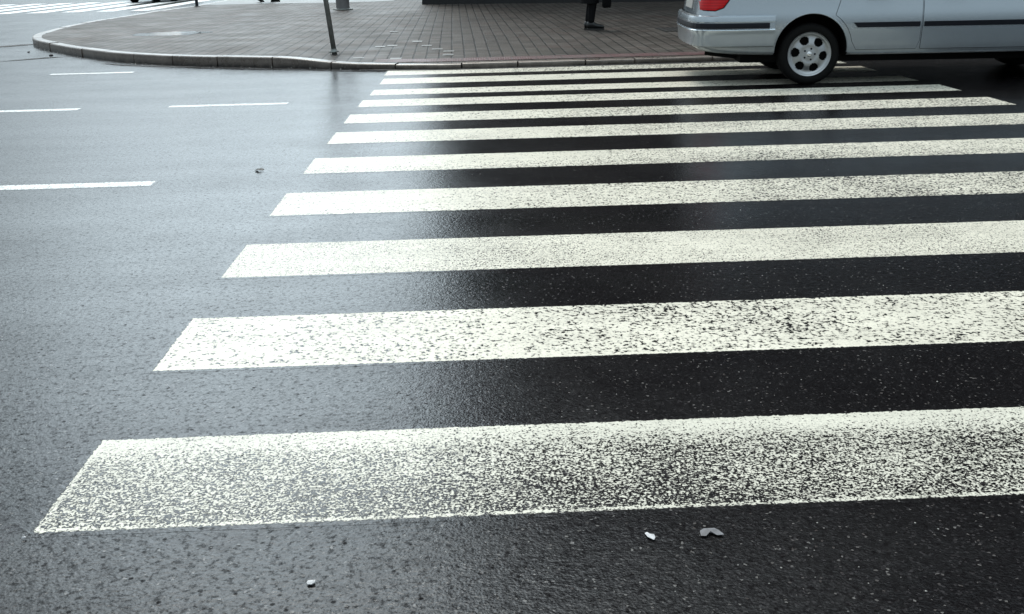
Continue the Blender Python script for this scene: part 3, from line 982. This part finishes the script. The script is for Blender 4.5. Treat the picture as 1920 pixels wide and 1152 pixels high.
M['silver'] = paint_silver("silver_car_paint", (.40, .445, .485), .75, .27)
M['blackpaint'] = paint_silver("black_car_paint", (.01, .01, .011), .2, .25)
CAR_YAW = -5.0
car = make_car("silver_car", "silver car with glowing red tail light and alloy wheels driving over the crossing", (4.30, 8.48, 0), R(CAR_YAW), M['silver'])
dark = make_car("black_car", "black car at the top edge crossing the far zebra stripes", (-10.05, 39.0, 0), R(-90), M['blackpaint'])
# it comes towards the viewer: front axle is the near one
dark.location = (-10.05, 35.3 + WB, 0)

# ------------------------------------------------------------------ street furniture
M['galv'] = plain("grey_painted_steel", (.20, .21, .20), .5, metal=.3, var=.3, scale=14, bump=.1)
post = empty("sign_post", (-.751, 11.42, .105))
post.rotation_euler = (0, R(-5.0), 0)
tag(post, "thin grey metal sign post leaning left at the kerb end of the crossing", "post")
bm = bmesh.new(); tube(bm, [(0, 0, -.05), (0, 0, 1.0), (0, 0, 2.6)], .032, 20); obj("pole", bm, M['galv'], post, True)
bm = bmesh.new(); lathe(bm, [(.034, .002), (.060, .004), (.062, .016), (.036, .024), (.033, .05)], 24); obj("base_collar", bm, M['galv'], post, True)

M['concrete'] = plain("weathered_concrete", (.135, .13, .13), .75, var=.22, scale=7, bump=.35)
colm = empty("concrete_column", (-2.055, 23.3, .108))
tag(colm, "thick round grey concrete column on the pavement behind the leaning post", "column")
bm = bmesh.new(); lathe(bm, [(0, -.02), (.172, -.02), (.168, .0), (.160, .03), (.157, .6), (.150, 3.2), (0, 3.2)], 40); obj("shaft", bm, M['concrete'], colm, True)
bm = bmesh.new(); lathe(bm, [(.16, .004), (.235, .006), (.24, .018), (.165, .03)], 40); obj("base_ring", bm, M['galv'], colm, True)

bol = empty("bollard", (-6.55, 27.35, .108))
tag(bol, "small black bollard at the far left edge of the block pavement", "bollard")
bm = bmesh.new(); lathe(bm, [(0, 0), (.052, 0), (.050, .02), (.042, .03), (.042, .80), (.055, .81), (.055, .84), (.042, .85), (.04, .90), (.03, .94), (0, .96)], 24); obj("shaft", bm, M['blackplastic'], bol, True)
bm = bmesh.new(); lathe(bm, [(.05, .002), (.085, .003), (.085, .012), (.05, .016)], 24); obj("foot_plate", bm, M['blackplastic'], bol)

# access cover
M['iron'] = plain("cast_iron", (.045, .043, .042), .55, metal=.4, var=.25, scale=30, bump=.5)
mh = empty("access_cover", (4.22, 13.95, .110), R(2))
tag(mh, "dark rectangular iron access cover in the pavement left of the silver car", "manhole cover")
bm = bmesh.new()
for a in (-.30, .27): box(bm, a, a + .03, -.42, .42, -.01, .006)
for a in (-.42, .39): box(bm, -.27, .27, a, a + .03, -.01, .0055)
obj("frame", bm, M['iron'], mh)
bm = bmesh.new(); box(bm, -.262, .262, -.382, .382, -.01, .003)
for k in range(9):
    for q in range(6): box(bm, -.23 + q * .08, -.19 + q * .08, -.34 + k * .08, -.30 + k * .08, .003, .006)
obj("lid", bm, M['iron'], mh)

# ------------------------------------------------------------------ building across the pavement
M['brick'] = plain("dark_brown_render", (.022, .019, .018), .8, var=.2, scale=1.5, bump=.2)
M['plinth'] = plain("black_granite_plinth", (.009, .009, .010), .45, var=.3, scale=6)
M['frame'] = plain("window_frame", (.07, .065, .06), .6)
def winmat():
    t = NT("building_window_glass")
    t.b.inputs["Base Color"].default_value = (.008, .009, .010, 1)
    t.b.inputs["Roughness"].default_value = .1
    t.b.inputs["Specular IOR Level"].default_value = .25
    t.l.new(t.bump(t.noise(t.objc(), 1.2, 2), .1, .02), t.b.inputs["Normal"])
    return t.m
M['winglass'] = winmat()
bld = empty("office_building", (-.22, 25.12, .0), math.atan(-.30))
tag(bld, "tall dark building whose black plinth closes the top of the photo behind the person", "building")
BL, BD, BH = 44.0, 14.0, 19.0
nwx, nst = 15, 4
# wall with real window openings: assembled from piers and spandrels
bm = bmesh.new()
px = BL / nwx
ww = 1.5
for k in range(nwx + 1):
    xa = 0 if k == 0 else k * px - (px - ww) / 2
    xb = BL if k == nwx else k * px + (px - ww) / 2
    box(bm, xa, xb, .06, .5, 3.8, BH - 1)
for j in range(nst + 1):
    z0 = 3.8 + j * 3.7
    zt = z0 + 1.1 if j < nst else BH - 1
    for k in range(nwx):
        box(bm, k * px + (px - ww) / 2, (k + 1) * px - (px - ww) / 2, .065, .49, z0 - (.0 if j == 0 else .5), min(zt, BH - 1.002))
box(bm, 0, BL, .8, BD, 3.8, BH - 1)
obj("wall", bm, M['brick'], bld)
bm = bmesh.new()
box(bm, 0, BL, .10, BD - .01, .0, 3.7)
for k in range(nwx):
    box(bm, k * px, k * px + .62, .0, .10, .0, 3.7)
box(bm, -.02, BL, -.04, .10, .0, .45)
obj("plinth", bm, M['plinth'], bld)
bm = bmesh.new(); box(bm, -.1, BL + .1, -.12, BD, 3.702, 3.798); obj("ledge", bm, M['brick'], bld)
bm = bmesh.new(); box(bm, -.3, BL + .3, -.35, BD + .2, BH - 1, BH - .6); box(bm, -.05, BL, -.05, BD, BH - .6, BH); obj("roof", bm, M['frame'], bld)
for j in range(nst):
    for k in range(nwx):
        z0 = 3.8 + j * 3.7 + 1.1; x0 = k * px + (px - ww) / 2; z1 = z0 + 2.1
        bm = bmesh.new()
        for (a, b, c_, d) in ((x0, x0 + .08, z0, z1), (x0 + ww - .08, x0 + ww, z0, z1), (x0 + .08, x0 + ww - .08, z0, z0 + .08), (x0 + .08, x0 + ww - .08, z1 - .08, z1), (x0 + ww / 2 - .03, x0 + ww / 2 + .03, z0 + .08, z1 - .08)):
            box(bm, a + .001, b - .001, .22, .30, c_ + .001, d - .001)
        w_ = obj("window", bm, M['frame'], bld)
        bm = bmesh.new(); box(bm, x0 + .04, x0 + ww - .04, .25, .27, z0 + .04, z1 - .04)
        obj("pane", bm, M['winglass'], w_)

# ------------------------------------------------------------------ people
M['skin'] = plain("skin", (.45, .28, .20), .5, var=.06, scale=10)
M['blackcloth'] = plain("black_wool", (.006, .006, .007), .9, var=.3, scale=30, bump=.3, spec=.2)
M['trouser'] = plain("black_trouser_cloth", (.005, .005, .006), .85, var=.3, scale=30, bump=.2, spec=.2)
M['shoe'] = plain("black_shoe_leather", (.006, .006, .007), .35, var=.2, scale=20)
M['sole'] = plain("shoe_sole", (.03, .028, .027), .7)
M['hair'] = plain("dark_hair", (.012, .009, .007), .55, var=.3, scale=60)
M['grey_cloth'] = plain("dark_grey_coat", (.016, .017, .02), .9, var=.3, scale=25, bump=.3, spec=.2)

def skin_mesh(verts, edges_, radii, root_i=0, levels=2):
    me = bpy.data.meshes.new("sk"); me.from_pydata([tuple(v) for v in verts], edges_, []); me.update()
    o = tmp_object(me)
    o.modifiers.new("k", 'SKIN')
    for k, r in enumerate(radii):
        sv = me.skin_vertices[0].data[k]; sv.radius = r if isinstance(r, tuple) else (r, r); sv.use_root = (k == root_i)
    ss = o.modifiers.new("s", 'SUBSURF'); ss.levels = levels; ss.render_levels = levels
    out = evaluated(o); bpy.data.objects.remove(o)
    for p in out.polygons: p.use_smooth = True
    return out

def loft(bm, rings, cap=True):
    rr = [[bm.verts.new(p) for p in r] for r in rings]
    n = len(rr[0])
    for a, b in zip(rr, rr[1:]):
        for q in range(n): bm.faces.new((a[q], a[(q + 1) % n], b[(q + 1) % n], b[q]))
    if cap: bm.faces.new(rr[0][::-1]); bm.faces.new(rr[-1])

def ell(cx, cy, z, rx, ry, n=28, wob=0.0, tilt=0.0):
    return [(cx + rx * math.cos(a) * (1 + wob * math.sin(5 * a + z * 9)), cy + ry * math.sin(a) * (1 + wob * math.sin(4 * a + z * 7)), z + tilt * math.cos(a)) for a in (2 * math.pi * k / n for k in range(n))]

def shoe(root, ax, ay, az, pitch=0.0):
    """shoe under an ankle at (ax,ay), toe to +x, sole at az"""
    # sections along the foot: x from heel, half width, top height
    S = [(-.075, .020, .030, .075), (-.065, .034, .0, .100), (-.03, .040, .0, .125), (.02, .039, .0, .118), (.06, .040, .0, .092), (.10, .045, .0, .075), (.145, .046, .0, .068), (.180, .036, .002, .056), (.20, .018, .012, .036)]
    mt = Matrix.Translation((ax, ay, az)) @ Matrix.Rotation(pitch, 4, 'Y')
    bm = bmesh.new()
    rings = []
    for x, w, zb, zt in S:
        r = []
        for k in range(16):
            a = 2 * math.pi * k / 16
            r.append(mt @ Vector((x, w * math.cos(a), .016 + zb + (zt - zb) * (.5 + .5 * math.sin(a)))))
        rings.append(r)
    loft(bm, rings)
    s_ = obj("shoe", bm, M['shoe'], root, True)
    bm = bmesh.new()
    outl = [(x, w * 1.03) for x, w, _, _ in S] + [(x, -w * 1.03) for x, w, _, _ in reversed(S)]
    a_ = [bm.verts.new(mt @ Vector((x, y, 0.001))) for x, y in outl]; b_ = [bm.verts.new(mt @ Vector((x, y, .020 if x > .0 else .024))) for x, y in outl]
    n = len(outl)
    for k in range(n): bm.faces.new((a_[k], a_[(k + 1) % n], b_[(k + 1) % n], b_[k]))
    bm.faces.new(a_[::-1]); bm.faces.new(b_)
    obj("sole", bm, M['sole'], s_)
    return s_

def make_person(label, loc, rz, ankles, coat_mat, hem=.36, hem_r=(.15, .19), swing=.0, H=1.70):
    """faces +x. ankles: [(x, y, z)] left (+y) and right (-y)"""
    root = empty("person", loc, rz); tag(root, label, "person")
    V, E_, Rr = [], [], []
    def add(p, r, par=None):
        V.append(Vector(p)); Rr.append(r)
        if par is not None: E_.append((par, len(V) - 1))
        return len(V) - 1
    pelvis = add((0, 0, .93), (.14, .11))
    waist = add((0, 0, 1.08), (.12, .10), pelvis)
    chest = add((-.005, 0, 1.25), (.15, .11), waist)
    neckb = add((.0, 0, 1.42), (.07, .065), chest)
    neck = add((.012, 0, 1.49), (.052, .052), neckb)
    hd = add((.03, 0, 1.575), (.078, .082), neck)
    add((.028, 0, 1.65), (.066, .07), hd)
    for s_, sw in ((1, swing), (-1, -swing)):
        sh = add((-.005, s_ * .17, 1.385), .055, chest)
        el = add((-.03 + sw * .5, s_ * .22, 1.11), .042, sh)
        wr = add((.06 + sw, s_ * .22, .88), .027, el)
        pa = add((.085 + sw, s_ * .215, .83), (.034, .020), wr)
        pb = add((.095 + sw, s_ * .213, .79), (.034, .016), pa)
    legs = []
    for s_, (ax, ay, az) in zip((1, -1), ankles):
        hp = add((0, s_ * .09, .88), .085, pelvis)
        kn = add((ax * .5 + .035, (s_ * .09 + ay) / 2, (.88 + az) / 2 - .02), .055, hp)
        an = add((ax, ay, az + .08), .036, kn)
        legs.append((V[hp], V[kn], V[an]))
    body = link("body", skin_mesh(V, E_, Rr), M['skin'], root)
    # fingers: four bent chains and a thumb out of the side of the palm, joined into the body mesh
    bmb = bmesh.new(); bmb.from_mesh(body.data)
    for s_, sw in ((1, swing), (-1, -swing)):
        for k, L_ in enumerate((.072, .080, .075, .060)):
            bx = .075 + sw + k * .0 ; by = s_ * .213
            fx = .128 + sw - k * .021
            p0 = Vector((fx, by, .795)); p1 = p0 + Vector((.004, -s_ * .006, -L_ * .45)); p2 = p1 + Vector((.0, -s_ * .014, -L_ * .32)); p3 = p2 + Vector((-.003, -s_ * .016, -L_ * .2))
            tube(bmb, [p0, p1, p2, p3], [.0088, .0085, .0078, .006], 8)
        p0 = Vector((.115 + sw, by - s_ * .006, .835)); p1 = p0 + Vector((.024, -s_ * .012, -.025)); p2 = p1 + Vector((.008, -s_ * .012, -.028))
        tube(bmb, [p0, p1, p2], [.011, .0095, .007], 8)
    # nose, ears
    tube(bmb, [(.10, 0, 1.60), (.122, 0, 1.578), (.10, 0, 1.570)], [.007, .012, .008], 8)
    for s_ in (1, -1): tube(bmb, [(.02, s_ * .078, 1.605), (.012, s_ * .088, 1.59), (.02, s_ * .078, 1.565)], [.008, .013, .008], 8)
    bmb.to_mesh(body.data); bmb.free()
    for p in body.data.polygons: p.use_smooth = True
    bm = bmesh.new()
    for s_ in (1, -1): bmesh.ops.create_uvsphere(bm, u_segments=10, v_segments=8, radius=.010, matrix=Matrix.Translation((.099, s_ * .030, 1.600)))
    obj("eyes", bm, M['hair'], root, True)
    bm = bmesh.new()
    bmesh.ops.create_uvsphere(bm, u_segments=28, v_segments=20, radius=1, matrix=Matrix.Translation((.012, 0, 1.625)) @ Matrix.Diagonal((.098, .090, .095, 1)))
    for v in bm.verts:
        if v.co.x > .06 and v.co.z < 1.655: v.co.x = .055 - (1.655 - v.co.z) * .4
        v.co += v.normal * .006 * noise.noise(v.co * 40)
    obj("hair", bm, M['hair'], root, True)
    # trousers
    tv, te, tr = [Vector((0, 0, .96))], [], [(.145, .115)]
    for s_, (hp, kn, an) in zip((1, -1), legs):
        b0 = len(tv)
        tv += [hp, kn, (kn + an) / 2 + Vector((-.01, 0, 0)), an + Vector((-.012, 0, .015))]; tr += [.100, .074, .064, .056]
        te += [(0, b0), (b0, b0 + 1), (b0 + 1, b0 + 2), (b0 + 2, b0 + 3)]
    link("trousers", skin_mesh(tv, te, tr), M['trouser'], root)
    for (ax, ay, az), pit in zip(ankles, (0, 0)):
        shoe(root, ax, ay, az, pit if az < .02 else .6)
    # coat
    bm = bmesh.new()
    rings = [ell(.0, 0, hem, *hem_r, wob=.04), ell(0, 0, hem + .25, hem_r[0] * .98, hem_r[1], wob=.025), ell(0, 0, .95, .155, .195, wob=.01), ell(0, 0, 1.10, .135, .175), ell(0, 0, 1.28, .150, .20), ell(0, 0, 1.38, .125, .205), ell(.0, 0, 1.44, .085, .12), ell(.005, 0, 1.475, .066, .072)]
    loft(bm, rings, False)
    ct = obj("coat", bm, coat_mat, root, True)
    sv, se, sr = [], [], []
    for s_, sw in ((1, swing), (-1, -swing)):
        b0 = len(sv)
        sv += [Vector((-.005, s_ * .16, 1.385)), Vector((-.03 + sw * .5, s_ * .222, 1.11)), Vector((.055 + sw, s_ * .222, .895))]
        sr += [.072, .060, .045]; se += [(b0, b0 + 1), (b0 + 1, b0 + 2)]
    for q in (0, 3):
        link("sleeve", skin_mesh(sv[q:q + 3], [(0, 1), (1, 2)], sr[q:q + 3]), coat_mat, ct)
    return root

p1 = make_person("standing person in black coat and black trousers seen from the knees down", (2.87, 14.33, .110), R(-6), [(-.01, .06, 0), (.03, -.06, 0)], M['blackcloth'], hem=.40, hem_r=(.145, .18))
p2 = make_person("walking person in dark shoes stepping right at the top edge", (-5.03, 29.35, .114), R(0), [(-.25, .07, .05), (.22, -.07, 0)], M['grey_cloth'], hem=.80, hem_r=(.17, .20), swing=.10)

# bag held by the standing person
bag = empty("shopping_bag", (3.12, 14.19, .110), R(-6)); tag(bag, "black bag hanging in front of the standing person's coat", "bag")
bm = bmesh.new()
loft(bm, [[(x * w, y * d, z) for x, y in ((-1, -1), (-.5, -1.15), (.5, -1.15), (1, -1), (1.08, 0), (1, 1), (.5, 1.15), (-.5, 1.15), (-1, 1), (-1.08, 0))] for w, d, z in ((.055, .08, .335), (.065, .10, .36), (.062, .11, .55), (.045, .12, .66))])
obj("pouch", bm, M['blackcloth'], bag, True)
bm = bmesh.new(); tube(bm, [(0, -.07, .65), (-.05, -.09, .74), (-.12, -.13, .765), (-.05, -.02, .74), (0, .06, .65)], .006, 8); obj("handles", bm, M['blackcloth'], bag)

# ------------------------------------------------------------------ litter on the road
M['paper'] = plain("wet_white_paper", (.50, .50, .51), .6, var=.25, scale=60)
M['paper2'] = plain("soaked_grey_paper", (.13, .13, .14), .7, var=.4, scale=60)
M['leafdark'] = plain("dark_wet_leaf", (.012, .012, .011), .6, var=.3, scale=50)
M['stone'] = plain("dark_gravel", (.02, .02, .022), .8, bump=.5, scale=40)
def scrap(name, label, cat, x, y, outline, mat, z=.006, seed=0, lift=.002, group=None):
    bm = bmesh.new()
    n = len(outline)
    cx_ = sum(p[0] for p in outline) / n; cy_ = sum(p[1] for p in outline) / n
    def Z(px_, py_): return .0015 + lift * (.5 + noise.noise(Vector((px_ * 60 + seed, py_ * 60, seed))))
    ring = [bm.verts.new((px_, py_, Z(px_, py_))) for px_, py_ in outline]
    mid = [bm.verts.new(((px_ + cx_) / 2, (py_ + cy_) / 2, Z(px_ / 2, py_ / 2) + .002)) for px_, py_ in outline]
    c_ = bm.verts.new((cx_, cy_, Z(cx_, cy_) + .003))
    for k in range(n):
        j = (k + 1) % n
        bm.faces.new((ring[k], ring[j], mid[j], mid[k])); bm.faces.new((mid[k], mid[j], c_))
    ext = bmesh.ops.extrude_face_region(bm, geom=bm.faces[:])
    bmesh.ops.translate(bm, verts=[g for g in ext['geom'] if isinstance(g, bmesh.types.BMVert)], vec=(0, 0, .0006))
    o = obj(name, bm, mat); o.location = (x, y, .002)
    return tag(o, label, cat, group)
scrap("paper_scrap", "small crumpled white paper scrap on dark asphalt below the nearest stripe", "litter", 1.411, -.122, [(-.010, .012), (-.004, .016), (.0, .009), (.010, .006), (.011, -.006), (.006, -.017), (.001, -.012), (-.006, -.004)], M['paper'], seed=1)
scrap("paper_scrap", "soaked grey arched paper scrap right of the small white one", "litter", 1.549, -.118, [(-.026, -.012), (-.024, .008), (-.014, .016), (.010, .016), (.018, .008), (.026, -.012), (.010, -.013), (.004, -.002), (-.010, .0), (-.015, -.014)], M['paper2'], seed=2)
scrap("paper_scrap", "tiny white scrap low on the asphalt left of centre", "litter", .680, -.250, [(-.009, .002), (-.007, .009), (.008, .010), (.009, .001), (.002, -.006), (-.006, -.005)], M['paper'], seed=3)
scrap("paper_scrap", "tiny white speck just below the left corner of the nearest stripe", "litter", -.003, -.026, [(-.005, -.003), (-.004, .003), (.005, .003), (.006, -.002)], M['paper'], seed=4, lift=.002)
scrap("dead_leaf", "lone curled black leaf on the pale road left of the stripes", "leaf", -.306, 4.218, [(-.026, .020), (-.020, .045), (-.010, .020), (.012, .022), (.034, .002), (.028, -.020), (.0, -.028), (-.024, -.020)], M['leafdark'], seed=5, lift=.010)
for (x, y, r_, lab) in ((-5.12, 13.35, .028, "dark stone on the road near the kerb curve, right one of the pair"), (-5.75, 14.1, .02, "smaller dark stone beside the tip of the kerb corner")):
    bm = bmesh.new()
    bmesh.ops.create_icosphere(bm, subdivisions=3, radius=r_)
    for v in bm.verts:
        v.co *= 1 + .35 * noise.noise(v.co * 30 + Vector((x, y, 0)))
        v.co.z *= .5
    o = obj("stone", bm, M['stone']); o.location = (x, y, r_ * .4); tag(o, lab, "stone")

# grit too small to count, washed over the road and into the gutter
M['grit'] = plain("pale_grit", (.30, .29, .27), .6, var=.4, scale=200)
bm = bmesh.new()
rnd = random.Random(5)
def grain(x, y, r_, z=0):
    v_ = [bm.verts.new((x + r_ * math.cos(a + 1.7 * x) * rnd.uniform(.6, 1.2), y + r_ * math.sin(a + 1.7 * x) * rnd.uniform(.6, 1.2), z)) for a in (0, 1.3, 2.5, 3.8, 5.0)]
    t_ = bm.verts.new((x, y, z + r_ * rnd.uniform(.5, .9)))
    for k in range(5): bm.faces.new((v_[k], v_[(k + 1) % 5], t_))
for k in range(260):
    d = rnd.random() ** 1.6 * 5
    grain(rnd.uniform(.2, 1.9) + d * rnd.uniform(-.4, .8), -.55 + d, rnd.uniform(.0012, .0028))
for k in range(200):
    i_ = rnd.randrange(70, len(kp) - 60); o_ = -abs(rnd.gauss(0, .10)) - .01
    grain(kp[i_].x + kin[i_].x * o_, kp[i_].y + kin[i_].y * o_, rnd.uniform(.003, .010))
tag(obj("grit", bm, M['grit']), "fine pale grit lying on the wet asphalt and along the kerb", kind="stuff")
